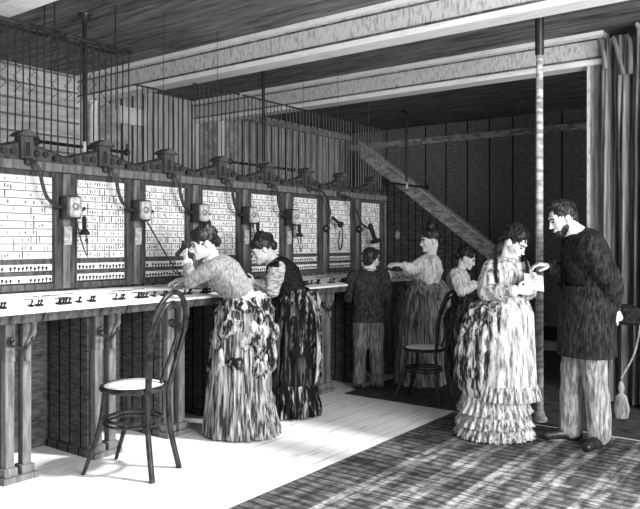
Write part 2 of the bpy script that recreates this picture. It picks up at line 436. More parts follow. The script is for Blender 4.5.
# ------------------------------------------------------------------ counter sections
OC = ['counter section at the left edge of the picture', 'counter section second from the left, behind the bentwood chair seat', 'counter section where the near operator rests her hand',
 'counter section hidden behind the skirt of the near operator', 'counter section where the operator in the dark vest leans', 'counter section just right of the operator in the dark vest',
 'counter section partly hidden by the boy in the dark jacket', 'counter section beyond the boy, below the outstretched arm', 'last counter section at the far end, nearest the staircase']
def ztop(x): return 1.0 + (XF-x)/(XF-XB)*.06
proto = None
def make_counter(ya, yb):
    t = thing('counter_section', (XF, (ya+yb)/2, 0), '', 'counter')
    mb = MB()
    mb.mi = 0
    mb.prism([(XF, ya+.004, ztop(XF)), (XB+.0, ya+.004, ztop(XB)), (XB, ya+.004, ztop(XB)-.016), (XF, ya+.004, ztop(XF)-.016)], (0, yb-ya-.008, 0))
    mb.build('desktop', M['desktop'], t, 0)
    mb = MB().prism([(XF-.012, ya+.006, .984), (XB, ya+.006, 1.044), (XB, ya+.006, .99), (XF-.03, ya+.006, .93)], (0, yb-ya-.012, 0))
    mb.build('desk_edge', M['wood'], t, 0)
    mb = MB().box((XF-.25, ya+.0035, ztop(XF)), (XF-.245, ya+.0045, ztop(XF)+.0001)); mb.bm.free()
    # keys
    kp = None
    for i in range(13):
        yy = ya+.05+(yb-ya-.1)*i/12
        x = XF-.13
        if kp is None:
            mb = MB(); mb.box((x-.024, yy-.012, ztop(x)+.0005), (x+.024, yy+.006, ztop(x)+.012), .002)
            mb.tube([(x-.005, yy, ztop(x)+.008), (x+.012, yy, ztop(x)+.03)], .005, 6).ball((x+.012, yy, ztop(x)+.032), .009, u=8, v=6)
            kp = mb.build('key', M['ink'], t); y00 = yy
        else:
            c = kp.copy(); COL.objects.link(c); c.parent = t; c.location = (random.uniform(-.012, .012), yy-y00, random.uniform(-.0, .0)); c.rotation_euler = (0, 0, 0)
            c.scale = (1, random.choice((.7, 1, 1.25)), 1)
    # ink rulings on the desktop
    mb = MB()
    for q in range(6):
        yy = random.uniform(ya+.04, yb-.2); x = XF-random.uniform(.27, .5)
        mb.prism([(x, yy, ztop(x)), (x+.012, yy, ztop(x+.012)), (x+.012, yy, ztop(x+.012)+.003), (x, yy, ztop(x)+.003)], (0, random.uniform(.05, .14), 0))
    mb.build('designation_strip', M['ink'], t, 0)
    # legs: a pair of turned-chamfer posts with plinths, bracket block and iron scroll hook
    YL = yb-.09
    for dy in (-.072, .035):
        mb = MB(); X = XF-.13; Y = YL+dy
        mb.box((X-.028, Y-.028, .085), (X+.028, Y+.028, .94), .007)
        leg = mb.build('leg', M['woodl'], t)
        MB().prism([(X-.06, Y-.055, 0), (X+.06, Y-.055, 0), (X+.06, Y+.055, 0), (X-.06, Y+.055, 0)], (0, 0, .035)).box((X-.045, Y-.042, .035), (X+.045, Y+.042, .085), .01).build('plinth', M['woodl'], leg)
    X = XF-.13; Y = YL
    MB().box((X-.13, Y-.1, .7), (X+.032, Y-.04, .929), .006).build('bracket_block', M['woodl'], t)
    mb = MB()
    mb.tube(cr([(X+.035, Y+.072, .93), (X+.04, Y+.07, .87), (X+.045, Y+.045, .82), (X+.04, Y+.025, .775), (X+.04, Y+.03, .7)]), .017, 8)
    mb.box((X+.01, Y+.05, .915), (X+.055, Y+.087, .93))
    mb.build('curved_bracket', M['woodl'], t)
    mb = MB().tube(cr([(X+.04, Y-.075, .83), (X+.06, Y-.095, .845), (X+.065, Y-.1, .81), (X+.06, Y-.05, .79), (X+.06, Y, .76), (X+.062, Y+.02, .79), (X+.06, Y+.05, .82)]), .008, 7)
    mb.ball((X+.06, Y+.055, .825), .016)
    mb.ball((X+.045, Y-.075, .83), .02, u=10, v=8)
    mb.build('iron_hook', M['metal'], t)
    # partition and back
    MB().box((XB-.03, YL-.115, .02), (XF-.17, YL-.085, .93)).box((XB-.03, YL-.13, 0), (XF-.17, YL-.07, .05)).build('partition', M['panelwood'], t, 0)
    MB().box((XB-.06, ya+.02, .0), (XB-.03, yb-.02, 1.0)).build('back_board', M['panelwood'], t, 0)
    return t
for k in range(NB):
    if k == 0:
        proto = make_counter(ys(0)+.09, ys(1)+.09); c = proto
    else:
        c = copy_tree(proto); c.location.y += PIT*k
    c['label'] = 'wooden '+OC[k]; c['category'] = 'counter'; c['group'] = 'counter sections under the switchboard'

# ------------------------------------------------------------------ wires up to the ceiling
RL = ['', 'rack of wires at the left edge of the picture, left of the near pendant', 'rack of wires right behind the near pendant rod',
 'rack of wires above the third switchboard gable', 'rack of wires above the near operator', 'rack of wires behind the middle pendant rod', 'rack of wires right of the middle pendant rod',
 'rack of wires above the looped receiver', 'last rack of wires, beside the upper end of the staircase']
def make_rack(k):
    y0, y1 = ys(k)+.05, ys(k+1)-.03
    t = thing('wire_rack', (XB-.03, (y0+y1)/2, 2.9), '', 'wires')
    x = XB-.03
    zt_ = 2.86 if k <= 2 else (2.62 if k == 3 else 2.74)
    if k <= 2:
        MB().box((x-.015, y0-.02, zt_-.012), (x+.015, y1+.02, zt_+.014), .003).build('top_bar', M['metal'], t)
        MB().box((x-.175, y0-.02, zt_+.0), (x-.15, y1+.02, zt_+.02), .003).build('top_bar', M['metal'], t)
    else:
        MB().box((x-.006, y0-.02, zt_-.007), (x+.006, y1+.02, zt_+.007), .002).build('top_bar', M['metal'], t)
    if k > 2: MB().tube([(x, (y0+y1)/2, zt_), (x, (y0+y1)/2, ZC)], .002, 6).build('hanger', M['metal'], t)
    for yy in ((y0, y1) if k <= 2 else ()):
        MB().tube([(x-.165, yy, zt_), (x-.165, yy, ZC)], .005, 6).build('hanger', M['metal'], t)
        MB().tube([(x-.165, yy, zt_+.012), (x, yy, zt_+.002)], .008, 6).build('cross_piece', M['metal'], t)
    n = 11; first = None
    for i in range(n):
        yy = y0+(y1-y0)*i/(n-1); a = abs(yy-(ys(k)+ys(k+1))/2)
        zb = 2.0 if a > .09 else 2.14
        MB().tube([(x+.0, yy, zb), (x, yy+random.uniform(-.006, .006), (zb+zt_)/2), (x, yy, zt_)], .0052, 6).build('wire', M['metal'], t)
        mb = MB(); zz = zt_+.01; pts = []
        for q in range(9): pts.append((x-.16+.16*q/8*0, yy+(.028 if q % 2 else -.028)*(i < n-1), zz-.055*q))
        if i % 2 == 0 and k <= 2: mb.tube(pts, .0032, 5).build('lattice_wire', M['metal'], t)
        else: mb.bm.free()
    return t
for k in range(1, NB):
    t = make_rack(k)
    t['label'] = RL[k]; t['group'] = 'racks of wires over the switchboard'

# ------------------------------------------------------------------ wall telephones
TL = {1: 'box telephone on the stile left of the second card panel, receiver hanging at its side', 2: 'box telephone left of the near operator, its cord running to her receiver',
      3: 'box telephone just above the head of the near leaning operator', 4: 'box telephone between the two leaning operators', 5: 'box telephone above the operator in the dark vest',
      0: 'box telephone at the left edge of the picture', 6: 'telephone on the dark stile right of the vested operator', 7: 'telephone with a hanging horn receiver above the boy'}
def telephone(k):
    y = ys(k+1); z = 1.64; x = XB+.04
    t = thing('wall_telephone', (x, y, z), TL[k], 'telephone', 'wall telephones on the switchboard')
    if k <= 5:
        b = MB().box((x-.003, y-.058, z-.08), (x+.085, y+.058, z+.08), .012).build('box', M['metal'], t)
        fp = MB().box((x+.085, y-.044, z-.07), (x+.098, y+.044, z+.07), .02).build('face_plate', M['brass'], t)
        MB().lathe([(.024, .097), (.02, .101), (.012, .096)], (x, y, z+.005), 'x', 16).build('mouthpiece', M['ink'], fp)
        MB().tube([(x+.04, y+.05, z-.02), (x+.05, y+.09, z-.02), (x+.05, y+.1, z-.005)], .007, 8).ball((x+.05, y+.1, z-.005), .013).build('hook', M['metal'], t)
        MB().box((x-.003, y-.03, z-.26), (x+.012, y+.03, z-.13), .006).build('name_plate', M['brass'], t)
    else:
        MB().lathe([(.01, -.003), (.04, -.003), (.042, .02), (.02, .035), (.012, .05)], (x, y, z-.1), 'x', 16).build('base', M['metal'], t)
    # hose from the gable to the box
    ym = y-PIT/2
    if k < 6:
        p = cr([(XB+.05, ym, 1.935), (XB+.1, ym+.02, 1.925), (XB+.11, ym+.05, 1.87), (XB+.1, ym+.075, 1.79), (XB+.1, ym+.11, 1.7), (x+.05, y-.12, 1.648), (x+.04, y-.05, 1.64)])
    elif k == 6:
        p = cr([(XB+.05, ym, 1.93), (XB+.12, ym+.1, 1.92), (XB+.12, ym+.2, 1.85), (x+.05, y, 1.72), (x+.03, y, 1.54)])
    else:
        p = cr([(XB+.05, ym-.1, 1.91), (XB+.12, ym+.03, 1.87), (XB+.13, ym+.12, 1.76), (XB+.14, ym+.2, 1.62), (x+.1, y+.02, 1.56), (x+.1, y+.1, 1.55)])
    MB().tube(p, .013 if k < 6 else .011, 8).ball((XB+.05, ym if k < 7 else ym-.1, 1.93 if k < 7 else 1.91), .028, u=12, v=8).build('hose', M['rubber'], t)
    def receiver(p, q, r=.02):
        p, q = V(p), V(q); d = (q-p).normalized(); mb = MB()
        mb.tube([p, p+d*.015, q-d*.045, q-d*.03, q-d*.012, q], [r*.6, r*.85, r*.75, r*1.3, r*1.9, r*1.8], 14)
        return mb.build('receiver', M['ink'], t)
    if k in (0, 1, 3, 4, 5):
        receiver((x+.05, y+.1, z-.06), (x+.055, y+.1, z-.19))
        MB().tube(cr([(x+.04, y+.04, z-.07), (x+.06, y+.06, z-.2), (x+.06, y+.11, z-.33), (x+.055, y+.12, z-.27), (x+.05, y+.1, z-.05)]), .0045, 6).build('cord', M['rubber'], t)
    if k == 2:
        h = W(186, 245, 5.1); h2 = W(176, 256, 5.0)
        MB().tube(cr([(x+.04, y+.04, z-.06), (x+.06, y+.14, z-.22), (x+.1, y+.21, z-.36), (x+.17, y+.25, z-.47), (x+.26, y+.22, z-.5), (h2.x-.03, h2.y, h2.z-.1), h2]), .006, 7).build('cord', M['rubber'], t)
        receiver(W(176, 256, 5.02), W(187, 243.5, 5.02), .02)
    if k == 6:
        MB().tube(cr([(x+.05, y+.12, 1.62), (x+.07, y+.17, 1.6), (x+.07, y+.2, 1.5), (x+.07, y+.19, 1.36), (x+.07, y+.15, 1.32), (x+.07, y+.13, 1.38), (x+.07, y+.15, 1.52)]), .008, 7).build('cord', M['rubber'], t)
        receiver((x+.05, y+.04, 1.66), (x+.06, y+.19, 1.58))
    if k == 7:
        receiver((x+.1, y+.08, 1.6), (x+.12, y+.17, 1.4), .032)
for k in (1, 2, 3, 4, 5, 6, 7): telephone(k)

# ------------------------------------------------------------------ gas pendants
def pendant(x, y, hl, zbar, label):
    t = thing('gas_pendant', (x, y, ZC), label, 'pendant lamp', 'T shaped pendants hanging from the ceiling')
    MB().lathe([(.012, -.08), (.02, -.06), (.05, -.02), (.055, 0)], (x, y, ZC), 'z', 16).build('ceiling_rose', M['metal'], t)
    MB().tube([(x, y, ZC), (x, y, zbar)], .018, 10).build('rod', M['metal'], t)
    MB().tube([(x, y-hl, zbar), (x, y+hl, zbar)], .014, 8).build('crossbar', M['metal'], t)
    MB().lathe([(.008, -.06), (.022, -.045), (.026, 0), (.022, .04), (.012, .05)], (x, y, zbar), 'z', 12).build('junction', M['brass'], t)
    for s in (-1, 1):
        MB().ball((x, y+s*hl, zbar), .03, u=10, v=8).tube([(x, y+s*hl, zbar), (x, y+s*hl, zbar+.075)], [.012, .008], 8).tube([(x-.04, y+s*(hl-.03), zbar), (x+.04, y+s*(hl-.03), zbar)], .007, 6).build('burner', M['metal'], t)
pendant(-4.97, 3.44, .42, 2.17, 'black T shaped pendant nearest the left of the picture')
pendant(-5.0, 5.66, .5, 2.21, 'black T shaped pendant above the near operator, middle of the three')
pendant(-4.97, 8.65, .6, 2.2, 'black T shaped pendant in front of the staircase, farthest of the three')

# ------------------------------------------------------------------ iron pole
pp = V((-1.93, 5.42, 0))
t = thing('support_pole', pp, 'slim grey iron support pole standing between the woman with a letter and the bearded man', 'pole')
MB().tube([pp+V((0,0,.05)), pp+V((0,0,ZC))], [.03, .026], 16).build('shaft', M['polem'], t)
MB().lathe([(.06, 0), (.06, .03), (.045, .05), (.035, .09)], pp, 'z', 20).build('base', M['polem'], t)
MB().lathe([(.03, ZC-.4), (.034, ZC-.38), (.034, ZC-.03), (.045, ZC-.002)], pp, 'z', 16).build('upper_sleeve', M['metal'], t)

# ------------------------------------------------------------------ curtains
def curtain(name, x0, x1, y, zt, zb, nf, amp, mat, label, pinch=None):
    t = thing(name, ((x0+x1)/2, y, 0), label, 'curtain', None)
    rows, cols = 60, 160; g = []
    for i in range(rows):
        v = i/(rows-1); z = zt+(zb-zt)*v; row = []
        for j in range(cols):
            u = j/(cols-1)
            w = 1.0
            cx = (x0+x1)/2; x = x0+(x1-x0)*u
            if pinch: w = 1-pinch[1]*math.exp(-((z-pinch[0])/.28)**2)
            x = pinch[2]+(x-pinch[2])*w if pinch else x
            a = amp*(.5+.5*min(1, v*3+.2))
            yy = y + a*math.sin(2*PI*nf*u+1.5*math.sin(2.2*v+u*5)) + a*.45*math.sin(2*PI*nf*2.3*u+3*v) + .02*noise.noise(V((u*12, v*6, y)))
            row.append(V((x, yy, z)))
        g.append(row)
    MB().sheet(g, .006, closed=False).build('drape', mat, t, 80)
    # bunched heading
    mb = MB()
    n = int((x1-x0)/.09)
    for i in range(n):
        xx = x0+(x1-x0)*(i+.5)/n
        mb.tube(cr([(xx-.03, y-.08, zt-.02), (xx, y-.1, zt-.1), (xx+.03+.03*math.sin(i*2.1), y-.09, zt-.28-.08*math.sin(i))]), [.03]+[.026]*15+[.01] if False else .018, 6)
    mb.build('heading_tuft', mat, t)
    return t
c1 = curtain('curtain', -1.76, -1.42, 6.42, 3.17, .03, 3, .07, M['curtain'], 'narrow dark curtain hanging against the jamb behind the bearded man')
c2 = curtain('curtain', -1.42, -.55, 6.3, 3.22, .03, 5, .09, M['curtainl'], 'wide lighter curtain with deep folds at the right edge of the picture')
for c in (c1, c2): c['group'] = 'curtains right of the opening'
# fringe at the foot of the wide curtain
tp = W(621, 404, 5.6)
MB().lathe([(.01, .3), (.02, .28), (.028, .24), (.016, .21), (.045, .18), (.065, .08), (.05, .0), (.0, .0)], V((tp.x, tp.y, tp.z-.12)), 'z', 18).tube(cr([V((tp.x, tp.y, tp.z+.2)), V((tp.x+.05, tp.y+.25, tp.z+.4)), V((tp.x+.1, 6.2, tp.z+.75))]), .008, 6).build('tassel', M['curtainl'], c2)

# ------------------------------------------------------------------ staircase
t = thing('staircase', (-5.0, 9.3, 0), 'enclosed wooden staircase rising to the left along the dark back wall', 'staircase')
xa, za = -6.08, 2.957; xb, zb = -3.7, 1.2
sl = (zb-za)/(xb-xa)
def strip(dz0, dz1, ya, yb, name, mat):
    MB().prism([(xa, ya, za+dz0), (xb, ya, zb+dz0), (xb, ya, zb+dz1), (xa, ya, za+dz1)], (0, yb-ya, 0)).build(name, mat, t, 0)
strip(-.24, -.02, 9.15, 9.21, 'stringer', M['polem'])
strip(-.02, .012, 9.11, 9.25, 'stringer_cap', M['beam'])
MB().prism([(xa, 9.17, .0), (xb, 9.17, .0), (xb, 9.17, zb-.24), (xa, 9.17, za-.24)], (0, .03, 0)).build('spandrel', M['panelwood'], t, 0)
MB().box((xb, 9.12, 0), (xb+.1, 9.24, zb+.15), .01).build('newel_post', M['woodd'], t)
n = 9
for i in range(n):
    x0 = xb-(xb-xa)*(i+1)/n; x1 = xb-(xb-xa)*i/n; z = zb+sl*(x1-xb)-.22
    MB().box((x0-.02, 9.22, z-.03), (x1, YF-.05, z)).build('tread', M['woodd'], t)
o = MB().lathe([(.055, -.02), (.05, -.03), (.02, -.03), (.018, -.05), (.006, -.055)], (0, 0, 0), 'y', 20)
o = o.build('wall_plate', M['plaster']); o.location = W(398, 235, 10.586); o.location.y = 9.171; o.scale = (.8, .8, 1.2)
tag(o, 'small oval metal plate on the dark panelling below the staircase', 'wall plate')

# ------------------------------------------------------------------ bentwood chairs
def make_chair(seat_z, top_z, label, w=.19):
    t = thing('bentwood_chair', (0, 0, 0), label, 'chair', 'bentwood chairs with round seats')
    MB().lathe([(.0, seat_z-.008), (w-.02, seat_z-.008), (w-.012, seat_z), (w-.03, seat_z+.008), (.0, seat_z+.012)], (0, 0, 0), 'z', 40).build('seat', M['cane'], t)
    MB().ring((0, 0, seat_z-.012), w-.003, .017, n=48).build('seat_rim', M['bent'], t)
    MB().ring((0, 0, seat_z*.62), w*.86, .0105, n=44).ring((0, 0, seat_z*.57), w*.9, .0085, n=44).build('stretcher_ring', M['bent'], t)
    for s in (-1, 1):
        MB().tube(cr([(w*.62, s*w*.62, seat_z-.02), (w*.8, s*w*.72, seat_z*.5), (w*1.3, s*w*.85, 0)]), [.0165]*8+[.0165-.0006*i for i in range(9)], 10).build('leg', M['bent'], t)
        MB().tube(cr([(-w*.9, s*w*.6, seat_z-.01), (-w*.95, s*w*.62, seat_z*.5), (-w*1.2, s*w*.78, 0)]), .0175, 10).build('leg', M['bent'], t)
    hh = top_z-seat_z
    def hoop(wd, z0, z1, x0, x1, yb):
        p = []
        n = 28
        pts = [V((x0, -yb, z0))]
        for i in range(n+1):
            a = PI*i/n
            pts.append(V((x0+(x1-x0)*(.55+.45*math.sin(a)), -wd*math.cos(a), z0+(z1-z0)*(.56+.44*math.sin(a)))))
        pts.append(V((x0, yb, z0)))
        return pts
    MB().tube(cr(hoop(w*1.02, seat_z-.02, top_z, -w*.92, -w*1.5, w*.6), 4), .0165, 10).build('back_hoop', M['bent'], t)
    MB().tube(cr(hoop(w*.72, seat_z+.0, top_z-.06, -w*.8, -w*1.42, w*.3), 4), .0115, 10).build('inner_hoop', M['bent'], t)
    return t
ch = make_chair(.53, 1.1, 'dark bentwood chair with a pale round seat standing alone before the counter')
ch.location = (-3.5, 2.77, 0); ch.rotation_euler.z = math.radians(197)
ch2 = copy_tree(ch); ch2['label'] = 'dark bentwood chair in the background behind the woman with the letter'
ch2.location = W(424, 399, 6.2); ch2.location.z = .01; ch2.rotation_euler.z = math.radians(184); ch2.scale = (.92, .92, .88)

# ------------------------------------------------------------------ people
def remesh(name, mb, mat, parent, voxel=.006, sm=3, disp=0, dscale=20, smf=.5):
    me = bpy.data.meshes.new('tmp'); mb.bm.normal_update(); bmesh.ops.recalc_face_normals(mb.bm, faces=mb.bm.faces)
    mb.bm.to_mesh(me); mb.bm.free()
    ob = bpy.data.objects.new('tmp', me); COL.objects.link(ob)
    r = ob.modifiers.new('r', 'REMESH'); r.mode = 'VOXEL'; r.voxel_size = voxel
    if sm:
        s = ob.modifiers.new('s', 'SMOOTH'); s.factor = smf; s.iterations = sm
    dg = bpy.context.evaluated_depsgraph_get(); dg.update()
    m2 = bpy.data.meshes.new_from_object(ob.evaluated_get(dg)); m2.name = name
    bpy.data.objects.remove(ob); bpy.data.meshes.remove(me)
    if disp:
        ns = [v.normal.copy() for v in m2.vertices]
        for v, n in zip(m2.vertices, ns):
            q = v.co*dscale
            v.co += n*disp*(noise.noise(V((q.x, q.y, q.z*.45)))+.5*noise.noise(V((q.x*2.1, q.y*2.1, q.z))))
    m2.transform(world_of(parent).inverted())
    m2.materials.clear(); m2.materials.append(mat); m2.shade_smooth()
    for p in m2.polygons: p.material_index = 0
    o = bpy.data.objects.new(name, m2); COL.objects.link(o); o.parent = parent
    return o

def chain(mb, pts, rs, seg=14, sub=True):
    """tapering limb through its joints with rounded ends"""
    mb.tube(pts, rs, seg)
    for p, r in zip(pts, rs): mb.ball(p, r*.995, u=14, v=10)
def eloft(mb, pts, rr, side, seg=24):
    rings = []; n = len(pts); pts = [V(p) for p in pts]
    for i, p in enumerate(pts):
        t = (pts[min(i+1, n-1)]-pts[max(i-1, 0)]).normalized()
        u = (side - t*side.dot(t)).normalized(); w = t.cross(u)
        rings.append([mb.bm.verts.new(p + u*rr[i][0]*math.cos(a) + w*rr[i][1]*math.sin(a)) for a in [2*PI*k/seg for k in range(seg)]])
    for a, b in zip(rings, rings[1:]):
        for k in range(seg): mb._f([a[k], a[(k+1) % seg], b[(k+1) % seg], b[k]])
    mb._f(rings[0][::-1]); mb._f(rings[-1])

def frame(f, up=UP):
    f = f.normalized(); s = f.cross(up).normalized(); u = s.cross(f).normalized()
    return Matrix((s, f, u)).transposed()       # columns: side(right), forward, up

def hand(mb, wrist, d, nrm, side, sc=1, curl=.5, spread=.0):
    """palm and five fingers. d finger direction, nrm palm normal (fingers curl to it), side: direction of the thumb"""
    d = d.normalized(); side = (side-d*side.dot(d)).normalized(); nrm = (nrm-d*nrm.dot(d)-side*nrm.dot(side)).normalized()
    P = lambda a, b, c: V(wrist)+(d*a+side*b+nrm*c)*sc
    eloft(mb, [P(-.012, 0, 0), P(.02, .0, 0), P(.055, .0, 0), P(.088, 0, 0)], [(.024*sc, .018*sc), (.033*sc, .018*sc), (.041*sc, .017*sc), (.04*sc, .0135*sc)], side, 16)
    for i, (b, L, l0) in enumerate(((.0315, .07, .086), (.0105, .08, .09), (-.0105, .074, .088), (-.0315, .058, .082))):
        p = P(l0-.012, b, 0); ang = 0.12; pts = [p]; f = 1+.12*i
        dd = (d + side*(b*2.2)).normalized()
        for q, ln in enumerate((.5, .3, .22)):
            ang += curl*f*(.55 if q == 0 else .8)
            pts.append(pts[-1]+(dd*math.cos(ang)+nrm*math.sin(ang))*(L*ln*sc*1.05))
        chain(mb, pts, [r*sc for r in (.0093, .0088, .008, .0072)], 10)
    p = P(.018, .028, .004); a = (d*.55+side*.75+nrm*.35).normalized(); b = (d*.9+side*.25+nrm*.45).normalized()
    chain(mb, [P(.01, .015, .003), p+a*.02*sc, p+a*.045*sc, p+a*.045*sc+b*.03*sc, p+a*.045*sc+b*.052*sc], [r*sc for r in (.014, .0125, .0105, .0098, .0085)], 10)

def head(mb, c, fr, sc=1, male=False):
    T = lambda x, y, z: c+fr@(V((x, y, z))*sc)
    B = lambda p, r: mb.ball(T(*p), V(r)*sc, fr, 20, 14)
    B((0, -.015, .03), (.074, .092, .087)); B((0, .022, -.028), (.06, .068, .08)); B((0, .035, -.075), (.042, .045, .033))
    B((0, .072, -.095), (.024, .02, .018)); B((0, .086, -.018), (.009, .016, .026)); B((0, .098, -.036), (.0125, .017, .011))
    B((0, .08, -.066), (.022, .014, .011)); B((0, .07, .022), (.048, .02, .014)); B((.036, .062, -.035), (.02, .02, .02)); B((-.036, .062, -.035), (.02, .02, .02))
    for s in (-1, 1):
        B((s*.073, -.008, -.012), (.009, .02, .031))
    return T

def person(name, base, label, J, spec):
    """J: joints (world). spec: sizes and clothes"""
    t = thing('person', V((base.x, base.y, 0)), label, 'person')
    sc = spec.get('sc', 1); male = spec.get('male', False)
    side = spec['side'].normalized()
    fr = frame(spec['look'], spec.get('hup', UP))
    mb = MB()
    T = head(mb, J['head'], fr, sc*spec.get('hs', 1), male)
    nb = J['neck']
    k = 1.1 if male else .95
    chain(mb, [T(0, -.03, -.05), nb.lerp(T(0, -.03, -.05), .4), nb], [.052*sc*k, .05*sc*k, .06*sc*k])
    wch = (.17 if male else .15)*sc; wwa = (.15 if male else .112)*sc; wpe = (.165 if male else .17)*sc
    eloft(mb, [J['pelvis'], J['waist'], J['chest'], nb-(nb-J['chest'])*.25, nb], [(wpe, .12*sc), (wwa, .095*sc), (wch, .12*sc), (wch*.85, .085*sc), (.06*sc, .05*sc)], side)
    mb.ball(J['pelvis'], (wpe*.97, .12*sc, .11*sc), frame(side.cross(UP)*-1))
    ua, fa, wr = (.05, .04, .027) if male else (.042, .034, .023)
    for s in 'LR':
        chain(mb, [J['sh'+s], J['sh'+s].lerp(J['el'+s], .5), J['el'+s], J['el'+s].lerp(J['wr'+s], .3), J['wr'+s]], [ua*sc*1.12, ua*sc, fa*sc*.95, fa*sc, wr*sc])
        chain(mb, [J['chest'].lerp(nb, .5), J['sh'+s]], [.06*sc, ua*sc*1.1])
        hd, hn, hsd, cu = spec['hand'+s]
        hand(mb, J['wr'+s]+hd.normalized()*.012, hd, hn, hsd, sc*(1.0 if male else .9), cu)
        hp = J['pelvis']+side*(.085*sc if s == 'R' else -.085*sc)-UP*.03
        kn, an = J['kn'+s], J['an'+s]
        chain(mb, [hp, kn, kn.lerp(an, .35), an], [.082*sc, .055*sc, .055*sc, .036*sc])
        ft = spec.get('foot'+s, spec['look'])
        ft = V((ft.x, ft.y, 0)).normalized()
        chain(mb, [an-UP*.03*sc-ft*.02, an+ft*.09*sc-UP*.045*sc, an+ft*.15*sc-UP*.05*sc], [.036*sc, .032*sc, .025*sc])
    remesh('body', mb, M['skin'], t, .0055, 2)
    # face
    hs = sc*spec.get('hs', 1)
    for s in (-1, 1):
        MB().ball(T(s*.028, .0835, -.003), V((.0125, .007, .006))*hs, fr, 12, 8).build('eye', M['eye'], t)
        MB().tube([T(s*.013, .092, .014), T(s*.03, .09, .02), T(s*.047, .078, .014)], .0038*hs, 6).build('eyebrow', M['hair'], t)
    MB().ball(T(0, .091, -.066), V((.019, .006, .0055))*hs, fr, 12, 8).build('lips', M['lip'], t)
    # hair
    mb = MB()
    for p, r in spec['hair']: mb.ball(T(*p), V(r)*hs, fr, 18, 12)
    remesh('hair', mb, M['hair'], t, .006, 1, .008, 55)
    if 'beard' in spec:
        mb = MB()
        for p, r in spec['beard']: mb.ball(T(*p), V(r)*hs, fr, 16, 10)
        remesh('beard', mb, M['hair'], t, .005, 1, .006, 70)
    return t, T, fr

def torso_cloth(name, t, J, spec, mat, grow=.014, sleeves=True, puff=1.0, hem=None, skirt_len=0, disp=.006, to='waist', mat2=None, sleeve_name='sleeve', seat=True):
    sc = spec.get('sc', 1); male = spec.get('male', False); side = spec['side'].normalized()
    wch = (.17 if male else .15)*sc+grow; wwa = (.15 if male else .112)*sc+grow; wpe = (.165 if male else .17)*sc+grow
    nb = J['neck']; mb = MB()
    pts = [J['waist'], J['waist'].lerp(J['chest'], .5), J['chest'], nb-(nb-J['chest'])*.25, nb+(nb-J['chest']).normalized()*.01]
    rr = [(wwa, .095*sc+grow), ((wwa+wch)/2, .108*sc+grow), (wch, .125*sc+grow), (wch*.88, .09*sc+grow), (.064*sc+grow*.5, .058*sc+grow*.5)]
    if to == 'hip':
        pts = [J['pelvis']-UP*skirt_len, J['pelvis']] + pts
        rr = [(wpe*1.12, .15*sc+grow), (wpe*1.0, .13*sc+grow)] + rr
    eloft(mb, pts, rr, side)
    if not male:
        f = side.cross(UP)*-1
        fw = spec['fwd']
        for s in (-1, 1): mb.ball(J['chest']+side*s*.065*sc+fw*.075*sc-UP*.01, (.06*sc, .055*sc, .06*sc))
    ua, fa, wr = (.05, .04, .027) if male else (.042, .034, .023)
    mbs = mb if mat2 is None else MB()
    for s in 'LR':
        chain(mb, [J['chest'].lerp(nb, .45), J['sh'+s]], [.065*sc+grow, ua*sc*1.15+grow])
        a, b, c = J['sh'+s], J['el'+s], J['wr'+s]
        g = grow
        if sleeves:
            c2 = b.lerp(c, .93)
            chain(mbs, [a, a.lerp(b, .45), b, b.lerp(c, .45), c2], [(ua*1.15*sc+g), (ua*sc*puff+g), (fa*sc*puff*1.02+g), (fa*sc*puff+g*.8), (wr*sc*1.15+g*.6)])
    o = remesh(name, mb, mat, t, .0075, 3, disp, 16)
    if mat2 is not None: remesh(sleeve_name, mbs, mat2, t, .0075, 3, disp, 20)
    if sleeves:
        for s in 'LR':
            b, c = J['el'+s], J['wr'+s]; d = (c-b).normalized()
            MB().tube([c-d*.035, c-d*.02, c+d*.004, c+d*.008], [wr*sc*1.2+.008, wr*sc*1.3+.01, wr*sc*1.3+.009, wr*sc*.9], 16).build('cuff', M['white'], t)
    return o

def skirt(name, t, rings, mat, nf=16, amp=.05, amp0=.0, th=.006, crump=.0, rows=48, cols=144, seed=0, side=R_, arc=None, hemwave=0):
    """rings: (centre, r_side, r_fwd) from top to hem; folds deepen towards the hem"""
    side = side.normalized(); fw = UP.cross(side).normalized()
    g = []; n = len(rings)-1
    a0, a1 = arc if arc else (0, 2*PI)
    for i in range(rows):
        u = i/(rows-1)*n; k = min(int(u), n-1); f = u-k; f2 = f
        c = rings[k][0].lerp(rings[k+1][0], f2); rx = rings[k][1]+(rings[k+1][1]-rings[k][1])*f2; ry = rings[k][2]+(rings[k+1][2]-rings[k][2])*f2
        v = i/(rows-1); row = []
        for j in range(cols if not arc else cols):
            a = a0+(a1-a0)*j/(cols if not arc else cols-1)
            q = amp0+(amp-amp0)*v
            m = 1+q*(math.sin(nf*a+seed+1.2*math.sin(2*a+seed)+v*.8)+.55*math.sin(nf*1.7*round(1)*0+int(nf*1.6)*a+seed*2.1+v*2))
            p = c+side*math.cos(a)*rx*m+fw*math.sin(a)*ry*m
            if crump:
                w = V((p.x*9+seed, p.y*9, p.z*11)); p += (side*math.cos(a)+fw*math.sin(a))*crump*noise.noise(w) + UP*crump*.5*noise.noise(w*1.7)
            if hemwave: p += UP*hemwave*v*math.sin(nf*.5*a+seed)
            row.append(p)
        g.append(row)
    return MB().sheet(g, -th if False else th, closed=not arc).build(name, mat, t, 80)

def ruffle(name, t, c, rx, ry, z0, z1, mat, nf=40, amp=.06, side=R_, seed=0, flare=.04):
    return skirt(name, t, [(V((c.x, c.y, z0)), rx, ry), (V((c.x, c.y, (z0+z1)/2)), rx+flare*.4, ry+flare*.4), (V((c.x, c.y, z1)), rx+flare, ry+flare)], mat, nf, amp, .015, .005, .012, 10, 200, seed, side)

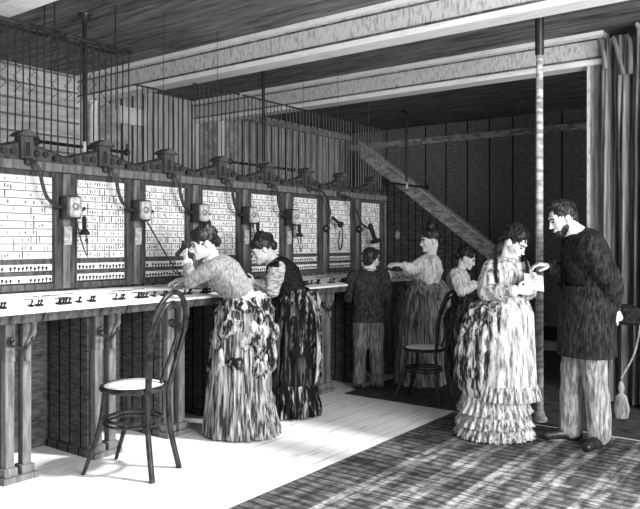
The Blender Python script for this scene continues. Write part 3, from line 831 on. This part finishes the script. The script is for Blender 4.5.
BUN = [((0, -.022, .043), (.083, .098, .09)), ((0, -.085, .06), (.05, .05, .05)), ((0, -.045, .105), (.055, .05, .04)), ((0, -.1, -.01), (.045, .035, .05)), ((.048, .02, .06), (.034, .045, .04)), ((-.048, .02, .06), (.034, .045, .04)), ((0, .045, .085), (.05, .03, .025))]
SHORT = [((0, -.022, .04), (.081, .095, .088)), ((0, .04, .09), (.055, .035, .028)), ((0, -.07, -.02), (.06, .04, .05)), ((.05, .03, .075), (.03, .03, .03)), ((-.05, .03, .075), (.03, .03, .03))]

# ---- operator leaning on the counter with a receiver
D = 5.15
left = -R_; toward = -D_
J = dict(head=W(203, 243, D-.02), neck=W(214, 260, D), chest=W(224, 274, D), waist=W(243, 297, D), pelvis=W(247, 315, D),
         shL=W(213, 268, D-.17), shR=W(222, 264, D+.16), elL=W(191, 281, D-.18), elR=W(205, 281, D+.2), wrL=W(187, 262, D-.1), wrR=W(187, 279, D+.05),
         knL=W(240, 370, D-.05), knR=W(238, 368, D+.08), anL=W(243, 428, D-.05), anR=W(233, 424, D+.1))
look = (left*.8+toward*.42-UP*.28)
hip = V((J['pelvis'].x, J['pelvis'].y, 0))
spec = dict(side=(D_*.95+left*.1), fwd=(left*.85-UP*.3), look=look, hair=BUN, handL=(UP*.9+left*.25, R_*.5+toward*.1, D_*-1, 1.0), handR=(left*1.0-UP*.12, -UP, toward, .3), sc=.97)
t, T, fr = person('operator', hip, 'young woman in grey bodice leaning on the counter with a telephone receiver at her ear', J, spec)
torso_cloth('bodice', t, J, spec, M['grey'], .016, True, 1.12, disp=.006)
MB().tube([T(0, -.02, -.1), T(0, -.028, -.118)], [.054, .066], 18).build('collar', M['white'], t)
c0 = W(246, 299, D); H = lambda x, z, dd=0: V((0, 0, z)) + V((W(x, 300, D+dd).x, W(x, 300, D+dd).y, 0))
skirt('skirt', t, [(H(243, 1.0), .12, .115), (H(243, .9), .18, .17), (H(241, .6), .205, .19), (H(239, .3), .22, .205), (H(238, .012), .24, .22)], M['striped'], 15, .06, .01, seed=1)
skirt('train', t, [(H(242, .34), .2, .2), (H(244, .2), .22, .21), (H(246, .015), .25, .235)], M['striped'], 22, .05, .02, seed=5, rows=20)
skirt('overskirt', t, [(H(244, 1.01), .12, .115), (H(246, .93), .19, .165), (H(245, .72), .23, .19), (H(243, .5), .23, .19), (H(241, .42), .19, .16)], M['drape'], 9, .06, .03, crump=.045, seed=3)
skirt('bustle_drape', t, [(H(254, 1.0), .08, .1), (H(255, .9), .12, .14), (H(254, .72), .14, .15), (H(252, .5), .14, .14), (H(249, .4), .11, .11)], M['drape'], 8, .08, .04, crump=.05, seed=9)
MB().ring(J['waist']-UP*.005, .128, .014, sx=1, sy=.95, n=40, ax=UP+left*.3).build('sash', M['white'], t)
mb = MB()
for a in (-1, 1):
    mb.ball(J['waist']+R_*.12+D_*a*.045-UP*.0, (.05, .04, .028), frame(D_*a+UP*.3))
    mb.tube(cr([J['waist']+R_*.12, J['waist']+R_*.17+D_*a*.03-UP*.12, J['waist']+R_*.2+D_*a*.05-UP*.3, J['waist']+R_*.17+D_*a*.1-UP*.45]), .017, 8)
remesh('bow', mb, M['white'], t, .006, 2, .008, 40)

# ---- operator in the dark vest
D = 5.75
J = dict(head=W(262, 249, D-.02), neck=W(274, 261, D), chest=W(284, 276, D), waist=W(295, 297, D), pelvis=W(298, 314, D),
         shL=W(277, 268, D-.16), shR=W(280, 266, D+.15), elL=W(272, 290, D-.2), elR=W(266, 287, D+.2), wrL=W(256, 284, D-.1), wrR=W(254, 283, D+.12),
         knL=W(294, 360, D-.06), knR=W(292, 358, D+.08), anL=W(297, 405, D-.05), anR=W(290, 402, D+.1))
hip = V((J['pelvis'].x, J['pelvis'].y, 0))
spec = dict(side=D_, fwd=(left*.85-UP*.3), look=left*.85+toward*.25-UP*.45, hair=BUN, handL=(left+UP*.25, D_*.6-UP, UP+R_*.2, .6), handR=(left-UP*.2, toward*.2-UP, toward, .5), sc=.95)
t, T, fr = person('operator', hip, 'woman in a dark vest and skirt with light striped sleeves leaning over the counter', J, spec)
torso_cloth('vest', t, J, spec, M['vest'], .02, True, 1.3, disp=.005, mat2=M['sleeve'])
MB().tube([T(0, -.02, -.1), T(0, -.028, -.118)], [.054, .068], 18).build('collar', M['white'], t)
H = lambda x, z, dd=0: V((0, 0, z)) + V((W(x, 300, D+dd).x, W(x, 300, D+dd).y, 0))
skirt('skirt', t, [(H(295, 1.0), .12, .115), (H(294, .9), .175, .165), (H(292, .6), .19, .18), (H(290, .3), .2, .19), (H(289, .012), .21, .2)], M['darkskirt'], 14, .06, .01, seed=2)
skirt('overskirt', t, [(H(297, 1.01), .12, .115), (H(299, .93), .16, .16), (H(300, .7), .17, .17), (H(299, .45), .16, .165), (H(297, .3), .16, .155)], M['darkdrape'], 9, .08, .03, crump=.05, seed=4)
ruffle('hem_ruffle', t, H(291, 0), .2, .19, .26, .012, M['darkdrape'], 34, .07, seed=2)
mb = MB()
for dx, dd in ((0, -.05), (5, .03)):
    mb.tube(cr([W(303, 290, D-.1), W(312, 300, D-.1+dd), W(318, 325, D-.12+dd), W(318+dx*.4, 360, D-.1+dd), W(315, 385, D-.05+dd)]), [.01+.008*min(1, i/10) for i in range(33)], 9)
remesh('sash_tail', mb, M['palestripe'], t, .007, 2, .008, 26)

# ---- boy seen from behind
D = 6.72
J = dict(head=W(371, 259, D), neck=W(370, 271.5, D), chest=W(368, 283, D), waist=W(368, 303, D), pelvis=W(368, 316, D),
         shL=W(354, 277, D), shR=W(383, 277, D), elL=W(349, 297, D+.06), elR=W(386, 296, D+.04), wrL=W(357, 299, D+.22), wrR=W(387, 283, D+.12),
         knL=W(360, 350, D), knR=W(376, 350, D), anL=W(358, 383, D), anR=W(378, 384, D))
hip = V((J['pelvis'].x, J['pelvis'].y, 0))
spec = dict(side=R_, fwd=D_, look=D_*.85+R_*.45, hair=SHORT, male=True, handL=(D_+left*.2, -UP, R_, .6), handR=(UP*.7+R_*.4, left*.6+D_*.1, D_+left*.1, .6), sc=.79, hs=1.14, footL=D_, footR=D_+R_*.3)
t, T, fr = person('boy', hip, 'boy in dark jacket and grey trousers, back turned, standing near the far counter end', J, spec)
torso_cloth('jacket', t, J, spec, M['jacket'], .026, True, 1.15, disp=.006, to='hip', skirt_len=.05)
MB().tube([T(0, -.03, -.085), T(0, -.035, -.11)], [.056, .068], 18).build('collar', M['white'], t)
def trousers(t, J, side, sc, mat, shoe=True, foot=None, wide=1.0):
    mb = MB()
    mb.ball(J['pelvis'], (.175*sc, .135*sc, .12*sc), frame(UP.cross(side)))
    for s in 'LR':
        hp = J['pelvis']+side*(.085*sc if s == 'R' else -.085*sc)-UP*.03
        kn, an = J['kn'+s], J['an'+s]
        chain(mb, [hp, hp.lerp(kn, .5), kn, kn.lerp(an, .5), an.lerp(kn, .04)], [.105*sc*wide, .1*sc*wide, .086*sc*wide, .082*sc*wide, .08*sc*wide])
    remesh('trousers', mb, mat, t, .008, 2, .014, 11)
    for s in 'LR':
        an = J['an'+s]; f = V(foot[s]).normalized(); mb = MB()
        g = V((an.x, an.y, 0))
        chain(mb, [g+UP*.1*sc, g+UP*.055*sc-f*.03*sc], [.048*sc, .05*sc]); chain(mb, [g+UP*.05*sc-f*.04*sc, g+UP*.045*sc+f*.1*sc, g+UP*.036*sc+f*.17*sc], [.045*sc, .042*sc, .034*sc])
        mb.box((g-V((.0, 0, 0))+V((-.02, -.02, .002))), g+V((.02, .02, .03)))
        remesh('shoe', mb, M['metal'], t, .006, 2)
trousers(t, J, R_, .79, M['trouserg'], foot=dict(L=D_, R=D_+R_*.3))

# ---- woman reaching out
D = 6.95
J = dict(head=W(430, 240, D), neck=W(431, 256, D), chest=W(429, 268, D), waist=W(426, 286, D), pelvis=W(426, 300, D),
         shL=W(424, 262, D-.1), shR=W(432, 261, D+.14), elL=W(412, 270, D-.17), elR=W(416, 276, D+.2), wrL=W(403, 265, D-.16), wrR=W(404, 273, D+.22),
         knL=W(423, 345, D-.06), knR=W(423, 345, D+.07), anL=W(424, 386, D-.06), anR=W(420, 384, D+.07))
hip = V((J['pelvis'].x, J['pelvis'].y, 0))
spec = dict(side=D_, fwd=left, look=left*.9+toward*.25-UP*.12, hair=BUN+[((0, -.02, .14), (.05, .045, .035))], handL=(left+UP*.1, -UP+toward*.2, toward*-1+UP*.4, .35), handR=(left, -UP, toward, .4), sc=1.0)
t, T, fr = person('woman', hip, 'woman in a pale blouse and grey skirt holding her arm out towards the boy', J, spec)
torso_cloth('blouse', t, J, spec, M['blouse'], .016, True, 1.25, disp=.008)
H = lambda x, z, dd=0: V((0, 0, z)) + V((W(x, 300, D+dd).x, W(x, 300, D+dd).y, 0))
skirt('skirt', t, [(H(426, 1.02), .12, .115), (H(424, .9), .17, .17), (H(421, .6), .2, .2), (H(420, .3), .22, .22), (H(420, .015), .24, .24)], M['greyskirt'], 14, .07, .01, seed=6)
skirt('overskirt', t, [(H(427, 1.03), .12, .115), (H(431, .93), .15, .15), (H(432, .78), .16, .16), (H(430, .68), .12, .13)], M['greyskirt'], 9, .08, .03, crump=.06, seed=7, rows=30)
MB().ring(J['waist'], .122, .014, n=40).build('belt', M['vest'], t)

# ---- girl behind the far chair
D = 7.5
J = dict(head=W(467, 258, D), neck=W(461, 270, D), chest=W(458, 281, D), waist=W(456, 298, D), pelvis=W(456, 310, D),
         shL=W(459, 273, D+.13), shR=W(455, 274, D-.13), elL=W(465, 288, D+.16), elR=W(460, 291, D-.19), wrL=W(474, 283, D+.12), wrR=W(475, 286, D-.14),
         knL=W(456, 345, D+.06), knR=W(456, 345, D-.06), anL=W(456, 374, D+.06), anR=W(456, 374, D-.06))
hip = V((J['pelvis'].x, J['pelvis'].y, 0))
spec = dict(side=-D_, fwd=R_, look=R_*.85+toward*.35-UP*.4, hair=BUN, handL=(R_+UP*.2, -UP, toward, .4), handR=(R_+UP*.1, -UP, D_+UP*.3, .4), sc=.9, hs=1.06)
t, T, fr = person('girl', hip, 'girl in a pale puffed blouse bending her head behind the far bentwood chair', J, spec)
torso_cloth('blouse', t, J, spec, M['blouse'], .018, True, 1.45, disp=.008)
H = lambda x, z, dd=0: V((0, 0, z)) + V((W(x, 300, D+dd).x, W(x, 300, D+dd).y, 0))
skirt('skirt', t, [(H(456, .86), .11, .105), (H(456, .75), .17, .16), (H(456, .5), .2, .19), (H(456, .3), .22, .21), (H(456, .015), .24, .23)], M['darkskirt'], 13, .06, .01, seed=8)

# ---- woman reading a letter
D = 5.12
J = dict(head=W(515, 243, D), neck=W(507, 259, D+.01), chest=W(506, 274, D), waist=W(506, 298, D), pelvis=W(505, 314, D),
         shR=W(492, 268, D-.05), shL=W(521, 268, D+.05), elR=W(487, 292, D-.1), elL=W(527, 291, D-.08), wrR=W(515, 291, D-.27), wrL=W(530, 285, D-.2),
         knR=W(496, 368, D-.1), knL=W(512, 368, D), anR=W(494, 424, D), anL=W(510, 424, D+.05))
hip = V((J['pelvis'].x, J['pelvis'].y, 0))
spec = dict(side=(left+D_*.0), fwd=(toward*.85+R_*.3).normalized(), look=toward*.72+R_*.6-UP*.5, hup=UP+R_*.18, hair=BUN+[((-.05, -.07, -.09), (.028, .028, .06)), ((.05, -.07, -.09), (.028, .028, .06)), ((0, .02, .1), (.06, .05, .03))],
            handR=(R_*.9+UP*.12+toward*.2, toward*-.6+UP, D_*.2+UP, .55), handL=(left*.1+toward*.5+UP*.3+R_*.3, UP*.4+left*.5, UP+D_*.2, .6), sc=.98)
t, T, fr = person('woman', hip, 'woman in a pale ruffled dress with apron standing and reading a letter', J, spec)
torso_cloth('bodice', t, J, spec, M['pale'], .018, True, 1.5, disp=.009)
mb = MB()
for s in (-1, 1):
    mb.tube(cr([J['waist']+R_*s*.07-D_*.1, J['chest']+R_*s*.11-D_*.15, J['neck']+R_*s*.1-D_*.08+UP*.0, J['chest']+R_*s*.1+D_*.14]), .012, 7)
mb.build('braces', M['vest'], t)
H = lambda x, z, dd=0: V((0, 0, z)) + V((W(x, 300, D+dd).x, W(x, 300, D+dd).y, 0))
skirt('skirt', t, [(H(506, 1.0), .12, .115), (H(504, .9), .175, .17), (H(500, .6), .195, .195), (H(497, .3), .215, .21), (H(495, .1), .225, .22)], M['pale'], 15, .05, .01, seed=3)
for i, (z0, z1, r) in enumerate(((.3, .18, .212), (.2, .09, .224), (.11, .014, .235))):
    ruffle('hem_ruffle', t, H(494, 0), r, r, z0, z1, M['pale'], 30+i*4, .06, seed=i*2)
skirt('overskirt', t, [(H(503, 1.01), .12, .12), (H(494, .92), .17, .16), (H(485, .7), .19, .18), (H(482, .45), .17, .17), (H(483, .3), .14, .15)], M['palestripe'], 12, .08, .03, crump=.035, seed=11)
# apron hangs on the front
skirt('apron', t, [(H(509, 1.01, -.02), .12, .12), (H(508, .9, -.03), .175, .17), (H(506, .6, -.04), .2, .195), (H(505, .36, -.045), .215, .21)], M['apron'], 9, .05, .01, seed=1, arc=(PI*1.18, PI*1.9), cols=80)
skirt('apron_ruffle', t, [(H(505, .39, -.045), .218, .213), (H(505, .34, -.045), .23, .225), (H(505, .29, -.045), .24, .235)], M['pale'], 40, .06, .02, seed=4, arc=(PI*1.16, PI*1.92), cols=160, rows=10)
MB().ring(J['waist']+UP*.01, .13, .012, n=40).build('waistband', M['white'], t)
skirt('pocket_drape', t, [(H(494, .96, -.13), .03, .04), (H(492, .86, -.15), .055, .055), (H(491, .72, -.16), .045, .045)], M['palestripe'], 6, .12, .05, crump=.04, seed=13, rows=20)
# letter held in her hands
a, b = W(524, 273, D-.24), W(543, 276, D-.3); dn = V((0, 0, -.105))-D_*.02
g = [[a.lerp(b, i/8)+dn*(k/8)+toward*.012*math.sin(PI*i/8) for i in range(9)] for k in range(9)]
o = MB().sheet(g, .0015, closed=False).build('letter', M['paper'])
tag(o, 'small white letter held up by the woman in the pale ruffled dress', 'letter')

# ---- bearded man
D = 4.88
J = dict(head=W(562, 218, D), neck=W(577, 233, D), chest=W(587, 256, D), waist=W(590, 288, D), pelvis=W(587, 315, D),
         shR=W(583, 245, D+.19), shL=W(590, 246, D-.19), elR=W(566, 278, D+.22), elL=W(610, 279, D-.2), wrR=W(551, 266, D+.1), wrL=W(614, 307, D-.1),
         knR=W(573, 382, D+.08), knL=W(596, 384, D-.08), anR=W(571, 430, D+.1), anL=W(600, 436, D-.08))
hip = V((J['pelvis'].x, J['pelvis'].y, 0))
spec = dict(side=D_, fwd=left, look=left*.9+toward*.12-UP*.32, hair=SHORT+[((0, .03, .1), (.06, .05, .03))], male=True, beard=[((0, .06, -.095), (.042, .035, .038)), ((0, .03, -.085), (.056, .04, .03)), ((.045, .02, -.06), (.017, .03, .03)), ((-.045, .02, -.06), (.017, .03, .03)), ((0, .095, -.054), (.026, .01, .008))],
            handR=(left*.9+UP*.12, -UP+R_*.2, D_*-1+left*.2, .55), handL=(-UP*.8+R_*.3, left*.6+D_*.3, toward*.3+left*.8, .7), sc=1.0, footL=left*.7+toward*.6, footR=left)
t, T, fr = person('man', hip, 'bearded man in a long dark coat and light trousers bending towards the letter', J, spec)
sc = 1
torso_cloth('coat', t, J, spec, M['coat'], .034, True, 1.15, disp=.012, to='hip', skirt_len=.06)
H = lambda x, z, dd=0: V((0, 0, z)) + V((W(x, 300, D+dd).x, W(x, 300, D+dd).y, 0))
skirt('coat_skirt', t, [(H(590, 1.1), .165, .185), (H(588, .95), .185, .21), (H(586, .8), .18, .215), (H(586, .62), .18, .225)], M['coat'], 7, .03, .005, seed=2, rows=30)
mb = MB().tube([T(0, -.035, -.085), T(0, -.05, -.125)], [.06, .075], 20).build('collar', M['white'], t)
trousers(t, J, D_, 1.0, M['trouser'], foot=dict(L=left*.7+toward*.6, R=left), wide=.98)
# hat in his hand
hc = W(626, 322, D+.02)
t = thing('hat', hc, 'dark round felt hat held low behind the bearded man', 'hat')
ax = V((0, 0, 1)); 
MB().lathe([(.0, .125), (.05, .122), (.085, .1), (.097, .05), (.1, .0), (.098, -.005)], hc, 'z', 28).build('crown', M['vest'], t)
MB().lathe([(.098, .0), (.15, .012), (.165, .022), (.166, .014), (.15, .003), (.098, -.01)], hc, 'z', 32).build('brim', M['coat'], t)

# ------------------------------------------------------------------ light: sun and sky through the opening cut in the unseen ceiling, plus added fill
w = bpy.data.worlds.new('daylight'); SC.world = w; w.use_nodes = True
bg = w.node_tree.nodes['Background']; bg.inputs[0].default_value = (1, 1, 1, 1); bg.inputs[1].default_value = .4
s = bpy.data.lights.new('sun', 'SUN'); s.energy = 4.6; s.angle = math.radians(5)
so = bpy.data.objects.new('sun', s); COL.objects.link(so)
el = math.radians(50); dr = V((.92*math.cos(el), .39*math.cos(el), math.sin(el)))
so.rotation_euler = dr.to_track_quat('Z', 'Y').to_euler(); so.location = (2, 3, 6)
def area(name, loc, tgt, sx, sy, e):
    l = bpy.data.lights.new(name, 'AREA'); l.shape = 'RECTANGLE'; l.size = sx; l.size_y = sy; l.energy = e
    o = bpy.data.objects.new(name, l); COL.objects.link(o); o.location = loc
    o.rotation_euler = (V(loc)-V(tgt)).to_track_quat('Z', 'Y').to_euler()
area('board_fill', (2.3, 2.2, 2.0), (-4.4, 4.4, 1.4), 3.0, 2.2, 420)  # added fill lamp out of view on the right, brightens the switchboard

vs = SC.view_settings; vs.view_transform = 'Standard'; vs.look = 'None'; vs.exposure = 0.0; vs.gamma = 1; vs.use_curve_mapping = False
